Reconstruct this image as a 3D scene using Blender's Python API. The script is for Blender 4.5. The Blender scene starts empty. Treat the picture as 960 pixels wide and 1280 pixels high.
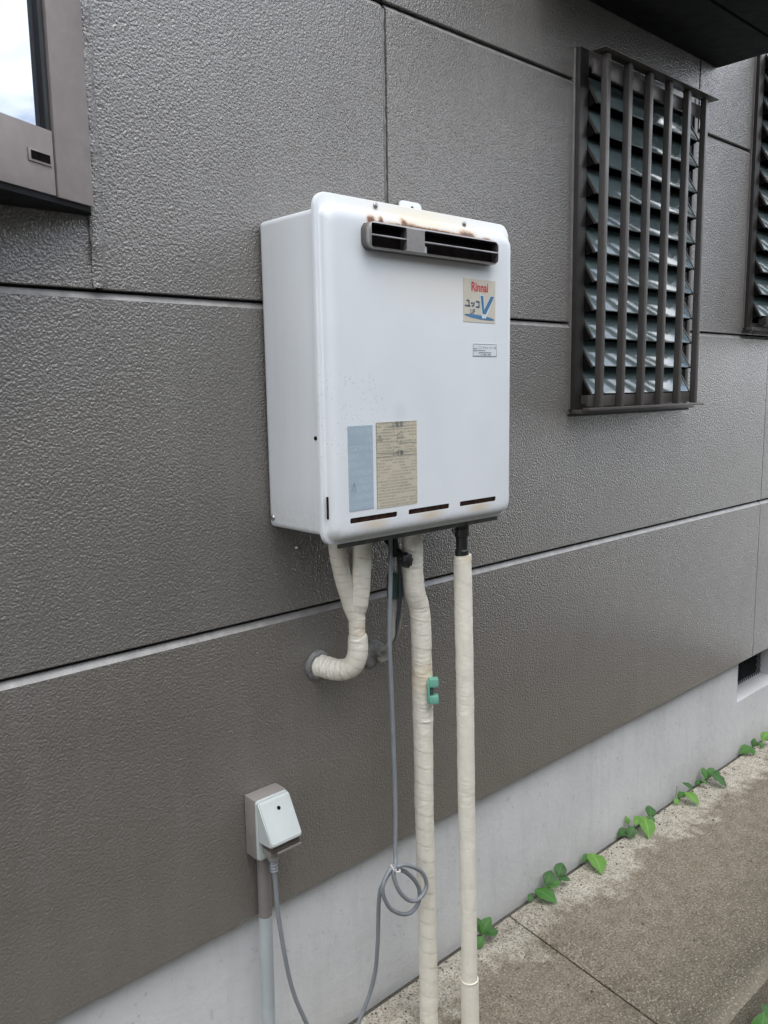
import bpy, bmesh, math, random
from mathutils import Vector, Matrix, noise as mnoise
random.seed(7)
sc = bpy.context.scene
COL = sc.collection
R = math.radians

# ------------------------------------------------------------------ camera
cam_d = bpy.data.cameras.new('camera'); cam = bpy.data.objects.new('camera', cam_d); COL.objects.link(cam)
yaw, pitch, roll = R(42.5834), R(8.5585), R(-0.9007)
fw = Vector((math.sin(yaw)*math.cos(pitch), math.cos(yaw)*math.cos(pitch), -math.sin(pitch)))
r0 = Vector((math.cos(yaw), -math.sin(yaw), 0)); u0 = r0.cross(fw)
rr_ = r0*math.cos(roll) + u0*math.sin(roll); uu_ = -r0*math.sin(roll) + u0*math.cos(roll)
M = Matrix((( rr_.x, uu_.x, -fw.x, 0.0), (rr_.y, uu_.y, -fw.y, -1.0), (rr_.z, uu_.z, -fw.z, 1.1), (0, 0, 0, 1)))
cam.matrix_world = M
cam_d.sensor_fit = 'VERTICAL'; cam_d.sensor_height = 36; cam_d.lens = 36*1038.28/1280
cam_d.clip_start = 0.02; cam_d.clip_end = 500
sc.camera = cam

# ------------------------------------------------------------------ sky, sun, exposure
SUN_EL, SUN_AZ = R(66), R(190)          # azimuth: compass heading the light comes from (180 = from -y)
world = bpy.data.worlds.new('World'); sc.world = world; world.use_nodes = True
wt = world.node_tree; wt.nodes.clear()
def wn(t, **k):
    n = wt.nodes.new(t)
    for a, b in k.items(): setattr(n, a, b)
    return n
sky = wn('ShaderNodeTexSky', sky_type='NISHITA', sun_disc=False, sun_elevation=SUN_EL, sun_rotation=SUN_AZ, air_density=1.0, dust_density=1.6, ozone_density=1.0)
tc = wn('ShaderNodeTexCoord'); mp = wn('ShaderNodeMapping'); mp.inputs['Scale'].default_value = (1, 1, 2.2)
nz = wn('ShaderNodeTexNoise'); nz.inputs['Scale'].default_value = 2.3; nz.inputs['Detail'].default_value = 7; nz.inputs['Roughness'].default_value = .58; nz.inputs['Distortion'].default_value = .35
mr = wn('ShaderNodeMapRange'); mr.inputs[1].default_value = .37; mr.inputs[2].default_value = .54
mix = wn('ShaderNodeMixRGB'); mix.inputs[2].default_value = (9.6, 9.9, 10.4, 1)
bg = wn('ShaderNodeBackground'); bg.inputs['Strength'].default_value = 0.13
out = wn('ShaderNodeOutputWorld')
L = wt.links.new
L(tc.outputs['Generated'], mp.inputs['Vector']); L(mp.outputs[0], nz.inputs['Vector']); L(nz.outputs[0], mr.inputs[0])
L(mr.outputs[0], mix.inputs[0]); L(sky.outputs[0], mix.inputs[1]); L(mix.outputs[0], bg.inputs['Color']); L(bg.outputs[0], out.inputs[0])
sl = bpy.data.lights.new('sun', 'SUN'); sl.energy = 0.6; sl.angle = R(35); sl.color = (1, .97, .93)
sun = bpy.data.objects.new('sun', sl); COL.objects.link(sun)
sdir = Vector((math.sin(SUN_AZ)*math.cos(SUN_EL), math.cos(SUN_AZ)*math.cos(SUN_EL), math.sin(SUN_EL)))
sun.rotation_euler = sdir.to_track_quat('Z', 'Y').to_euler(); sun.location = sdir*20
sc.view_settings.view_transform = 'Standard'; sc.view_settings.look = 'None'; sc.view_settings.gamma = 1
sc.view_settings.use_curve_mapping = False
sc.view_settings.exposure = 1.1
sc.cycles.max_bounces = 5
sc.cycles.use_denoising = True
sc.cycles.denoiser = 'OPENIMAGEDENOISE'; sc.cycles.denoising_input_passes = 'RGB_ALBEDO_NORMAL'; sc.cycles.denoising_prefilter = 'ACCURATE'
sc.cycles.sample_clamp_indirect = 6; sc.cycles.caustics_reflective = False; sc.cycles.caustics_refractive = False

# ------------------------------------------------------------------ materials
class NT:
    def __init__(s, name):
        s.m = bpy.data.materials.new(name); s.m.use_nodes = True; s.t = s.m.node_tree; s.t.nodes.clear()
        s.out = s.t.nodes.new('ShaderNodeOutputMaterial'); s.p = s.t.nodes.new('ShaderNodeBsdfPrincipled')
        s.t.links.new(s.p.outputs[0], s.out.inputs[0]); s._co = None
    def n(s, t, **k):
        n = s.t.nodes.new(t)
        for a, b in k.items(): setattr(n, a, b)
        return n
    def set(s, sock, v):
        if isinstance(v, bpy.types.NodeSocket): s.t.links.new(v, sock)
        elif isinstance(v, tuple) and len(v) == 3 and sock.type == 'RGBA': sock.default_value = (*v, 1)
        else: sock.default_value = v
    def P(s, **k):
        for a, v in k.items(): s.set(s.p.inputs[a.replace('_', ' ')], v)
        return s
    @property
    def co(s):
        if s._co is None: s._co = s.n('ShaderNodeTexCoord').outputs['Object']
        return s._co
    def math(s, op, a, b=0.0, c=None, clamp=False):
        n = s.n('ShaderNodeMath', operation=op, use_clamp=clamp); s.set(n.inputs[0], a); s.set(n.inputs[1], b)
        if c is not None: s.set(n.inputs[2], c)
        return n.outputs[0]
    def xyz(s, v=None):
        n = s.n('ShaderNodeSeparateXYZ'); s.set(n.inputs[0], v or s.co); return n.outputs
    def map(s, scale=(1, 1, 1), loc=(0, 0, 0), rot=(0, 0, 0), v=None):
        n = s.n('ShaderNodeMapping'); s.set(n.inputs[0], v or s.co)
        n.inputs['Location'].default_value = loc; n.inputs['Scale'].default_value = scale; n.inputs['Rotation'].default_value = rot
        return n.outputs[0]
    def noise(s, scale, detail=3, rough=.5, v=None, dist=0):
        n = s.n('ShaderNodeTexNoise'); s.set(n.inputs['Vector'], v or s.co)
        n.inputs['Scale'].default_value = scale; n.inputs['Detail'].default_value = detail; n.inputs['Roughness'].default_value = rough; n.inputs['Distortion'].default_value = dist
        return n.outputs[0]
    def vor(s, scale, feature='F1', v=None, rnd=1.0):
        n = s.n('ShaderNodeTexVoronoi', feature=feature); s.set(n.inputs['Vector'], v or s.co); n.inputs['Scale'].default_value = scale; n.inputs['Randomness'].default_value = rnd
        return n.outputs[0]
    def rng(s, v, a, b, c=0.0, d=1.0, smooth=False):
        n = s.n('ShaderNodeMapRange', interpolation_type='SMOOTHSTEP' if smooth else 'LINEAR'); s.set(n.inputs[0], v)
        for i, q in enumerate((a, b, c, d)): s.set(n.inputs[i+1], q)
        return n.outputs[0]
    def mix(s, f, a, b, mode='MIX'):
        n = s.n('ShaderNodeMixRGB', blend_type=mode); s.set(n.inputs[0], f); s.set(n.inputs[1], a); s.set(n.inputs[2], b); return n.outputs[0]
    def bump(s, h, strength=.5, dist=.002, normal=None):
        n = s.n('ShaderNodeBump'); n.inputs['Strength'].default_value = strength; n.inputs['Distance'].default_value = dist; s.set(n.inputs['Height'], h)
        if normal: s.set(n.inputs['Normal'], normal)
        s.set(s.p.inputs['Normal'], n.outputs[0]); return n.outputs[0]
    def blob(s, cx, cz, rx, rz, inner=.2):
        """soft elliptical mask in the x/z plane (a stain's own place on the surface)"""
        x, y, z = s.xyz()
        a = s.math('DIVIDE', s.math('SUBTRACT', x, cx), rx); b = s.math('DIVIDE', s.math('SUBTRACT', z, cz), rz)
        d = s.math('SQRT', s.math('ADD', s.math('MULTIPLY', a, a), s.math('MULTIPLY', b, b)))
        return s.rng(d, inner, 1.0, 1.0, 0.0, smooth=True)

MAT = {}
def simple(name, col, rough=.5, metal=0.0, var=.12, vscale=30, bump=0.0, bscale=300, spec=.5):
    t = NT(name); c = tuple(col)
    n = t.noise(vscale, 4, .6)
    t.P(Base_Color=t.mix(t.rng(n, .35, .65), tuple(v*(1-var) for v in c), tuple(min(1, v*(1+var)) for v in c)), Metallic=metal)
    t.P(Roughness=t.rng(t.noise(vscale*1.7, 3, .6), .3, .7, max(.02, rough-.07), min(1, rough+.07)))
    t.p.inputs['Specular IOR Level'].default_value = spec
    if bump: t.bump(t.noise(bscale, 3, .55), bump, .001)
    MAT[name] = t.m; return t

def mk_siding():
    t = NT('siding_paint'); x, y, z = t.xyz()
    v = t.map((1, 1, .95))
    h = t.math('ADD', t.noise(320, 2, .55, v=v), t.math('MULTIPLY', t.vor(290, v=v), -.45))
    big = t.noise(7, 2, .6); fine = t.noise(70, 2, .6)
    oi = t.n('ShaderNodeObjectInfo').outputs['Random']
    base = t.mix(t.rng(big, .3, .7), (.143, .130, .113), (.168, .154, .136))
    base = t.mix(t.rng(oi, 0, 1, 0, .35), base, (.152, .146, .136))
    dust = t.noise(1.0, 3, .65, v=t.map((26, 26, 2.2)))                      # faint rain runs and dust
    base = t.mix(t.math('MULTIPLY', t.rng(dust, .52, .78), .30), base, (.22, .212, .197))
    base = t.mix(t.math('MULTIPLY', t.rng(fine, .58, .8), .25), base, (.195, .19, .178))
    t.P(Base_Color=base, Roughness=.40); t.p.inputs['Specular IOR Level'].default_value = .4
    nb = t.bump(h, .8, .0023)
    t.set(t.p.inputs['Coat Normal'], nb); t.P(Coat_Weight=1.0, Coat_Roughness=t.rng(big, .3, .7, .08, .13)); t.p.inputs['Coat IOR'].default_value = 1.75
    MAT['siding'] = t.m
mk_siding()
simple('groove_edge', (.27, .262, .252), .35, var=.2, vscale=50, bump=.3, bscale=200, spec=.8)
simple('caulk', (.13, .124, .113), .3, var=.15, spec=.8, bump=.4, bscale=160)
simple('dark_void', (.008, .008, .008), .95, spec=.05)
simple('wall_core', (.03, .03, .03), .9)
def mk_foundation():
    t = NT('foundation_mortar'); x, y, z = t.xyz()
    n1 = t.noise(5, 5, .6); n2 = t.noise(70, 4, .65); st = t.noise(1.0, 4, .6, v=t.map((30, 30, 4)))
    base = t.mix(t.rng(n1, .3, .7), (.57, .58, .585), (.66, .67, .675))
    base = t.mix(t.math('MULTIPLY', t.rng(st, .5, .75), .18), base, (.34, .34, .33))
    base = t.mix(t.math('MULTIPLY', t.rng(n2, .62, .72), .35), base, (.2, .205, .2))
    low = t.math('MULTIPLY', t.rng(t.math('ADD', z, t.math('MULTIPLY', n1, .10)), .04, .13, 1, 0), .35)
    base = t.mix(low, base, (.33, .31, .28))
    t.P(Base_Color=base, Roughness=.72); t.bump(t.math('ADD', t.noise(45, 4, .6), t.math('MULTIPLY', t.noise(260, 3, .6), .35)), .35, .004)
    MAT['foundation'] = t.m
mk_foundation()
def mk_slab():
    t = NT('walk_concrete'); x, y, z = t.xyz()
    n1 = t.noise(7, 6, .62); n2 = t.noise(30, 5, .65); n3 = t.noise(230, 3, .7); n4 = t.noise(2.5, 4, .6)
    # pale lime bloom along the wall side of the slab, moss and dirt over the rest, each with a ragged edge of its own
    edge = t.math('ADD', y, t.math('ADD', t.math('MULTIPLY', t.math('SUBTRACT', n1, .5), .26), t.math('MULTIPLY', t.math('SUBTRACT', n2, .5), .16)))
    pale = t.rng(edge, -.115, -.035, 0, 1, True)
    dirt = t.mix(t.rng(n2, .32, .70), (.200, .168, .122), (.315, .275, .212))
    dirt = t.mix(t.rng(t.math('ADD', edge, t.math('MULTIPLY', n4, .12)), -.38, -.12, .85, 0), dirt, (.125, .112, .085))
    dirt = t.mix(t.math('MULTIPLY', t.rng(n1, .55, .72), .30), dirt, (.16, .155, .085))
    base = t.mix(t.math('MULTIPLY', pale, .92), dirt, t.mix(t.rng(n2, .35, .65), (.48, .435, .355), (.62, .58, .50)))
    base = t.mix(t.rng(t.noise(75, 5, .75), .52, .66, 0, .55), base, (.095, .080, .058))
    base = t.mix(t.rng(n3, .52, .60, 0, .75), base, (.075, .064, .048))
    base = t.mix(t.rng(t.noise(200, 3, .7), .56, .62, 0, .6), base, (.50, .45, .36))
    base = t.mix(t.rng(t.vor(140), .10, .16, .7, 0), base, t.mix(t.rng(n2, .4, .6), (.55, .52, .45), (.10, .09, .075)))
    mould = t.math('MULTIPLY', t.rng(t.noise(17, 4, .7), .57, .68), t.rng(t.noise(160, 3, .7), .42, .56))
    base = t.mix(t.math('MULTIPLY', mould, .45), base, (.085, .075, .05))
    lip = t.math('MULTIPLY', t.rng(t.math('ADD', y, t.math('MULTIPLY', n2, .05)), -.425, -.385, 1, 0), .5)
    base = t.mix(lip, base, (.36, .32, .255))
    t.P(Base_Color=base, Roughness=.85); t.p.inputs['Specular IOR Level'].default_value = .25
    t.bump(t.math('ADD', t.noise(140, 5, .75), t.math('MULTIPLY', t.vor(260), .5)), 1.0, .004); MAT['slab'] = t.m
mk_slab()
def mk_soil():
    t = NT('soil'); n = t.noise(14, 6, .7); n2 = t.noise(120, 4, .7)
    b = t.mix(t.rng(n, .3, .7), (.045, .04, .03), (.12, .11, .09)); b = t.mix(t.rng(n2, .5, .7, 0, .5), b, (.2, .19, .16))
    t.P(Base_Color=b, Roughness=.95); t.bump(t.math('ADD', n2, n), .8, .01); MAT['soil'] = t.m
mk_soil()
def mk_enamel(name, front):
    t = NT(name); x, y, z = t.xyz()
    n1 = t.noise(6, 4, .6); n2 = t.noise(120, 4, .65)
    base = t.mix(t.rng(n1, .3, .7), (.68, .71, .735), (.74, .765, .785))
    if front:
        # yellowed band near the flue, soot and rust round it, rust runs under the slots, pin-prick corrosion to the lower left
        yel = t.math('MULTIPLY', t.math('ADD', t.blob(.88, 1.335, .22, .035, 0), t.math('MULTIPLY', t.blob(.90, 1.245, .2, .06, 0), .35)), t.rng(n1, .3, .7, .35, 1.0))
        base = t.mix(t.math('MULTIPLY', yel, .95, clamp=True), base, (.72, .63, .43))
        stain = None
        for (cx, cz, rx, rz) in ((.767, 1.3170, .014, .015), (.784, 1.3165, .010, .016), (.828, 1.3175, .014, .018), (.842, 1.3165, .024, .012), (.957, 1.3175, .032, .015), (.88, 1.3175, .15, .0065), (1.0, 1.317, .02, .006)):
            b = t.blob(cx, cz, rx, rz, 0.0); stain = b if stain is None else t.math('MAXIMUM', stain, b)
        sm = t.rng(t.math('ADD', stain, t.math('MULTIPLY', t.math('SUBTRACT', n2, .5), 1.3)), .35, .75, 0, 1)
        sm = t.math('MULTIPLY', sm, t.rng(stain, .02, .3))
        base = t.mix(t.math('MULTIPLY', t.rng(stain, 0, .6), .75), base, (.58, .36, .17))
        base = t.mix(sm, base, t.mix(t.rng(n2, .4, .6), (.050, .020, .012), (.19, .070, .028)))
        runs = None
        for cx, w in ((.763, .045), (.875, .046), (.985, .045)):
            b = t.blob(cx, .911, w, .012, 0); runs = b if runs is None else t.math('MAXIMUM', runs, b)
        base = t.mix(t.math('MULTIPLY', runs, t.rng(n1, .35, .6, .2, .8)), base, (.62, .50, .34))
        soot_and_shade = t.blob(.88, 1.273, .15, .014, 0); base = t.mix(t.math('MULTIPLY', soot_and_shade, .35), base, (.42, .41, .36))
        dots = t.rng(t.vor(260), .11, .20, 1, 0); area = t.rng(t.math('ADD', t.blob(.73, 1.06, .11, .13, .2), t.math('MULTIPLY', t.math('SUBTRACT', t.noise(22, 3, .6), .5), 1.2)), .45, .7)
        pick = t.rng(t.noise(140, 1, .5), .47, .51)
        base = t.mix(t.math('MULTIPLY', t.math('MULTIPLY', dots, area), t.math('MULTIPLY', pick, .8)), base, (.20, .22, .24))
        smear = t.blob(.815, 1.065, .02, .022, 0); base = t.mix(t.math('MULTIPLY', smear, .28), base, (.50, .54, .58))
        grime = t.math('MULTIPLY', t.rng(z, .885, .93, .5, 0), t.rng(n2, .4, .7)); base = t.mix(grime, base, (.52, .53, .52))
    else:
        st = t.noise(1, 4, .6, v=t.map((9, 60, 1.5))); base = t.mix(t.math('MULTIPLY', t.rng(st, .5, .8), .18), base, (.50, .52, .52))
        base = t.mix(t.math('MULTIPLY', t.rng(z, .9, .96, .55, 0), t.rng(n2, .35, .7)), base, (.50, .50, .47))
    t.P(Base_Color=base, Roughness=t.rng(t.noise(25, 3, .6), .3, .7, .3, .42)); t.bump(t.noise(18, 2, .5), .05, .003); MAT[name] = t.m
mk_enamel('cover_enamel', True); mk_enamel('casing_enamel', False)
simple('dull_steel', (.34, .33, .33), .42, .75, var=.2, vscale=25)
def mk_flue():
    t = NT('flue_steel'); x, y, z = t.xyz(); n = t.noise(60, 4, .65)
    b = t.mix(t.rng(n, .35, .65), (.24, .225, .21), (.36, .345, .33)); b = t.mix(t.rng(n, .52, .66, 0, .6), b, (.20, .12, .07))
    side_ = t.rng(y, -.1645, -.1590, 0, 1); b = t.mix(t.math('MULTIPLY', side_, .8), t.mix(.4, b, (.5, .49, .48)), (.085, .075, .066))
    t.P(Base_Color=b, Metallic=.7, Roughness=.32); MAT['flue'] = t.m
mk_flue()
simple('soot_and_shade', (.008, .006, .006), .9, spec=.05, var=.4, vscale=80)  # flue soot, and near-black for the shade in small recesses
simple('rust_dark', (.028, .014, .010), .9, spec=.1, var=.5, vscale=150)
simple('tray_grey', (.055, .058, .05), .55, .2, var=.3, vscale=40)
simple('screw_steel', (.35, .35, .35), .35, .9)
def mk_tape():
    t = NT('pipe_tape'); n = t.noise(16, 5, .6); n2 = t.noise(130, 4, .65)
    b = t.mix(t.rng(n, .3, .7), (.71, .675, .575), (.79, .755, .665)); b = t.mix(t.rng(n2, .58, .72, 0, .28), b, (.36, .31, .24))
    ps = t.math('MAXIMUM', t.math('MAXIMUM', t.blob(.800, 1.1-.364, .020, .020, 0), t.blob(.919, .635, .03, .045, .2)), t.blob(.976, .828, .02, .012, 0))
    b = t.mix(t.math('MULTIPLY', ps, t.rng(n2, .3, .65, .2, .8)), b, (.62, .47, .31))
    at = t.n('ShaderNodeAttribute', attribute_name='seam'); b = t.mix(t.math('MULTIPLY', at.outputs['Fac'], t.rng(t.noise(40, 2, .5), .38, .62, .0, .55)), b, (.30, .26, .20))
    t.P(Base_Color=b, Roughness=.48); t.bump(t.math('ADD', t.noise(90, 4, .6, v=t.map((1, 1, 3.0))), t.math('MULTIPLY', n2, .3)), .35, .002); MAT['tape'] = t.m
mk_tape()
simple('tape_seam', (.30, .27, .22), .6)
simple('cord_grey', (.215, .235, .255), .45, var=.08)
simple('cord_dark', (.06, .075, .085), .45)
simple('conduit_beige', (.43, .42, .38), .5)
simple('conduit_grey', (.40, .44, .455), .5, var=.1, vscale=12)
simple('conduit_brown', (.20, .183, .172), .5, var=.08)
simple('outlet_brown', (.25, .232, .218), .5, var=.06)
simple('outlet_white', (.53, .57, .56), .35, var=.04)
simple('outlet_lip', (.10, .085, .07), .5, var=.2)
simple('green_dark', (.055, .10, .085), .5, var=.2)
simple('green_plastic', (.16, .40, .31), .45, var=.12)
simple('black_rubber', (.012, .012, .012), .42, var=.4)
simple('caulk_grey', (.20, .20, .195), .7, var=.3, vscale=90, bump=.6, bscale=120)
simple('frame_brown', (.088, .079, .073), .38, .2, var=.07, vscale=14)
simple('sash_taupe', (.275, .242, .230), .5, .25, var=.05, vscale=60)
simple('frame_dark', (.016, .018, .021), .5)
simple('frame_flash', (.22, .205, .195), .4, .3)
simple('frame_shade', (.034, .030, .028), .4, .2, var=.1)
simple('clip_alu', (.075, .068, .062), .45, .5)
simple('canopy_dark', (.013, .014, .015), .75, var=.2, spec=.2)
simple('tie_white', (.6, .6, .58), .4)
simple('mesh_wire', (.025, .025, .03), .6)
simple('sticker_cream', (.56, .52, .43), .5, var=.05, vscale=50)
simple('ink_red', (.55, .05, .06), .5); simple('ink_blue', (.055, .17, .32), .5); simple('ink_navy', (.06, .10, .15), .5); simple('ink_pale', (.62, .70, .72), .5)
simple('ink_grey', (.17, .18, .17), .6); simple('ink_blue_faint', (.22, .30, .37), .6)
simple('sticker_white', (.66, .70, .73), .4, var=.04)
def mk_print(name, bg_, ink, rows, dens, strength):
    t = NT(name); x, y, z = t.xyz()
    row = t.math('MULTIPLY', z, rows); fr = t.math('FRACT', row); fl = t.math('FLOOR', row)
    comb = t.n('ShaderNodeCombineXYZ'); t.set(comb.inputs[0], t.math('MULTIPLY', x, dens)); t.set(comb.inputs[1], t.math('MULTIPLY', fl, 7.31)); t.set(comb.inputs[2], t.math('MULTIPLY', z, dens))
    g = t.noise(1.0, 2, .6, v=comb.outputs[0])
    comb2 = t.n('ShaderNodeCombineXYZ'); t.set(comb2.inputs[0], t.math('MULTIPLY', x, 45)); t.set(comb2.inputs[1], t.math('MULTIPLY', fl, 3.7))
    words = t.rng(t.noise(1.0, 1, .5, v=comb2.outputs[0]), .40, .44)
    ink_m = t.math('MULTIPLY', t.math('MULTIPLY', t.rng(g, .46, .52), t.math('GREATER_THAN', fr, .38)), t.math('MULTIPLY', words, strength))
    fade = t.rng(t.noise(30, 4, .6), .3, .7, .5, 1.0)
    b = t.mix(t.rng(t.noise(25, 4, .6), .3, .7), bg_, tuple(v*.88 for v in bg_))
    t.P(Base_Color=t.mix(t.math('MULTIPLY', ink_m, fade), b, ink), Roughness=.55); MAT[name] = t.m
mk_print('label_tan', (.55, .50, .385), (.13, .135, .12), 235, 900, .8)
mk_print('label_blue', (.36, .45, .51), (.50, .58, .62), 90, 300, .35)
def mk_glass():
    t = NT('louvre_glass'); n = t.noise(3, 2, .5)
    t.P(Base_Color=(.19, .25, .25), Roughness=t.rng(t.noise(220, 2, .5), .3, .7, .04, .09), IOR=1.7, Transmission_Weight=.25)
    t.p.inputs['Specular IOR Level'].default_value = 1.0; t.bump(t.noise(260, 2, .5), .12, .001); MAT['louvre_glass'] = t.m
    t = NT('window_glass'); t.P(Base_Color=(.40, .43, .48), Roughness=.012, Metallic=.9)
    t.bump(t.noise(4, 2, .5), .04, .01); MAT['window_glass'] = t.m
mk_glass()
def mk_leaf(name, a, b):
    t = NT(name); n = t.noise(60, 3, .6); at = t.n('ShaderNodeAttribute', attribute_name='rib')
    col = t.mix(t.rng(n, .3, .7), a, b); col = t.mix(t.rng(t.noise(180, 2, .5), .62, .68, 0, .5), col, (.16, .14, .05))
    col = t.mix(t.rng(at.outputs['Fac'], .80, .98, 0, .55), col, tuple(min(1, v*2.2) for v in b))
    t.P(Base_Color=col, Roughness=.58, Subsurface_Weight=0.0); t.bump(t.noise(220, 3, .6), .25, .001)
    tr = t.n('ShaderNodeBsdfTranslucent'); t.set(tr.inputs[0], tuple(v*1.3 for v in b)); mx = t.n('ShaderNodeMixShader'); mx.inputs[0].default_value = .25
    t.t.links.new(t.p.outputs[0], mx.inputs[1]); t.t.links.new(tr.outputs[0], mx.inputs[2]); t.t.links.new(mx.outputs[0], t.out.inputs[0]); MAT[name] = t.m
mk_leaf('leaf_dark', (.028, .095, .02), (.05, .15, .03)); mk_leaf('leaf_mid', (.04, .15, .025), (.07, .20, .035)); mk_leaf('leaf_light', (.10, .25, .035), (.15, .32, .05))
simple('stem_green', (.07, .12, .035), .6)
simple('blocking_wall_grey', (.20, .20, .19), .85, var=.15, vscale=6, bump=.4, bscale=80)

# ------------------------------------------------------------------ helpers
WL = {}
def link(o, parent=None, loc=(0, 0, 0)):
    COL.objects.link(o); loc = Vector(loc); WL[o.name] = loc
    if parent: o.parent = parent; o.location = loc - WL[parent.name]
    else: o.location = loc
    return o
def thing(name, label, cat, loc, group=None):
    o = bpy.data.objects.new(name, None); o.empty_display_size = .05; link(o, None, loc)
    o['label'] = label; o['category'] = cat
    if group: o['group'] = group
    return o
def part_empty(name, parent, loc=(0, 0, 0)):
    o = bpy.data.objects.new(name, None); o.empty_display_size = .03; return link(o, parent, loc)
def finish(me, mat, smooth, sharp):
    me.materials.append(MAT[mat])
    if smooth:
        me.polygons.foreach_set('use_smooth', [True]*len(me.polygons))
        if sharp is not None: me.set_sharp_from_angle(angle=R(sharp))
    me.update()
def obj(name, verts, faces, mat, parent=None, smooth=False, sharp=40, loc=(0, 0, 0)):
    me = bpy.data.meshes.new(name); me.from_pydata([tuple(v) for v in verts], [], faces)
    bm = bmesh.new(); bm.from_mesh(me); bmesh.ops.recalc_face_normals(bm, faces=bm.faces); bm.to_mesh(me); bm.free()
    finish(me, mat, smooth, sharp); return link(bpy.data.objects.new(name, me), parent, loc)
def bobj(name, bm, mat, parent=None, smooth=False, sharp=40, loc=(0, 0, 0)):
    me = bpy.data.meshes.new(name); bmesh.ops.recalc_face_normals(bm, faces=bm.faces); bm.to_mesh(me); bm.free()
    finish(me, mat, smooth, sharp); return link(bpy.data.objects.new(name, me), parent, loc)
def share(o, parent, loc):
    c = bpy.data.objects.new(o.name.split('.')[0], o.data); return link(c, parent, loc)
def add_box(bm, x0, x1, y0, y1, z0, z1, bev=0, seg=2):
    b2 = bmesh.new(); bmesh.ops.create_cube(b2, size=1.0)
    for v in b2.verts: v.co = Vector(((x0+x1)/2+v.co.x*(x1-x0), (y0+y1)/2+v.co.y*(y1-y0), (z0+z1)/2+v.co.z*(z1-z0)))
    if bev: bmesh.ops.bevel(b2, geom=list(b2.edges), offset=bev, segments=seg, profile=.6, affect='EDGES')
    merge(bm, b2); return bm
def merge(bm, b2):
    vm = {v: bm.verts.new(v.co) for v in b2.verts}
    for f in b2.faces: bm.faces.new([vm[v] for v in f.verts])
    b2.free()
def box(name, x0, x1, y0, y1, z0, z1, mat, parent, bev=0, seg=2, smooth=None):
    bm = add_box(bmesh.new(), min(x0, x1), max(x0, x1), min(y0, y1), max(y0, y1), z0, z1, bev, seg)
    return bobj(name, bm, mat, parent, smooth=bool(bev) if smooth is None else smooth, sharp=50)
def rrect(x0, x1, z0, z1, r, n=6):
    pts = []
    for cx, cz, a0 in ((x1-r, z1-r, 0), (x0+r, z1-r, 90), (x0+r, z0+r, 180), (x1-r, z0+r, 270)):
        for k in range(n+1):
            a = R(a0+90*k/n); pts.append((cx+r*math.cos(a), cz+r*math.sin(a)))
    return pts
def loft(loops, cap=True):
    bm = bmesh.new(); rows = [[bm.verts.new(p) for p in lp] for lp in loops]; n = len(rows[0])
    for a, b in zip(rows, rows[1:]):
        for i in range(n): bm.faces.new((a[i], a[(i+1) % n], b[(i+1) % n], b[i]))
    if cap: bm.faces.new(rows[0]); bm.faces.new(list(reversed(rows[-1])))
    return bm
def rplate(x0, x1, z0, z1, y_back, y_front, r, edge=.001):
    """rounded-corner plate facing -y with a small rounded front edge"""
    def lp(i, y): return [(x, y, z) for x, z in rrect(x0+i, x1-i, z0+i, z1-i, max(r-i, .0004))]
    return loft([lp(0, y_back), lp(0, y_front+edge), lp(edge*.3, y_front+edge*.3), lp(edge, y_front)])
def cut(o, cutters):
    """real openings: boolean the cutter solids out of o's mesh, then drop the cutters"""
    tmp = []
    for bm in cutters:
        me = bpy.data.meshes.new('cut'); bmesh.ops.recalc_face_normals(bm, faces=bm.faces); bm.to_mesh(me); bm.free()
        c = bpy.data.objects.new('cut', me); COL.objects.link(c); c.matrix_world = Matrix.Translation(WL[o.name]); tmp.append(c)
        m = o.modifiers.new('b', 'BOOLEAN'); m.object = c; m.operation = 'DIFFERENCE'; m.solver = 'EXACT'
    bpy.context.view_layer.update()
    dg = bpy.context.evaluated_depsgraph_get(); me = bpy.data.meshes.new_from_object(o.evaluated_get(dg))
    o.modifiers.clear(); me.name = o.data.name; o.data = me
    me.polygons.foreach_set('use_smooth', [True]*len(me.polygons)); me.set_sharp_from_angle(angle=R(35))
    for c in tmp: bpy.data.objects.remove(c, do_unlink=True)
def spline(pts, step):
    """Catmull-Rom through (x,y,z,r) control points, resampled at about step metres"""
    P = [Vector(p) for p in pts]; P = [P[0]*2-P[1]] + P + [P[-1]*2-P[-2]]; out = []
    for i in range(1, len(P)-2):
        a, b, c, d = P[i-1:i+3]; n = max(2, int((c.xyz-b.xyz).length/step))
        for k in range(n):
            t = k/n; out.append(.5*((2*b)+(c-a)*t+(2*a-5*b+4*c-d)*t*t+(3*b-a-3*c+d)*t**3))
    out.append(P[-2]); return out
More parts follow.
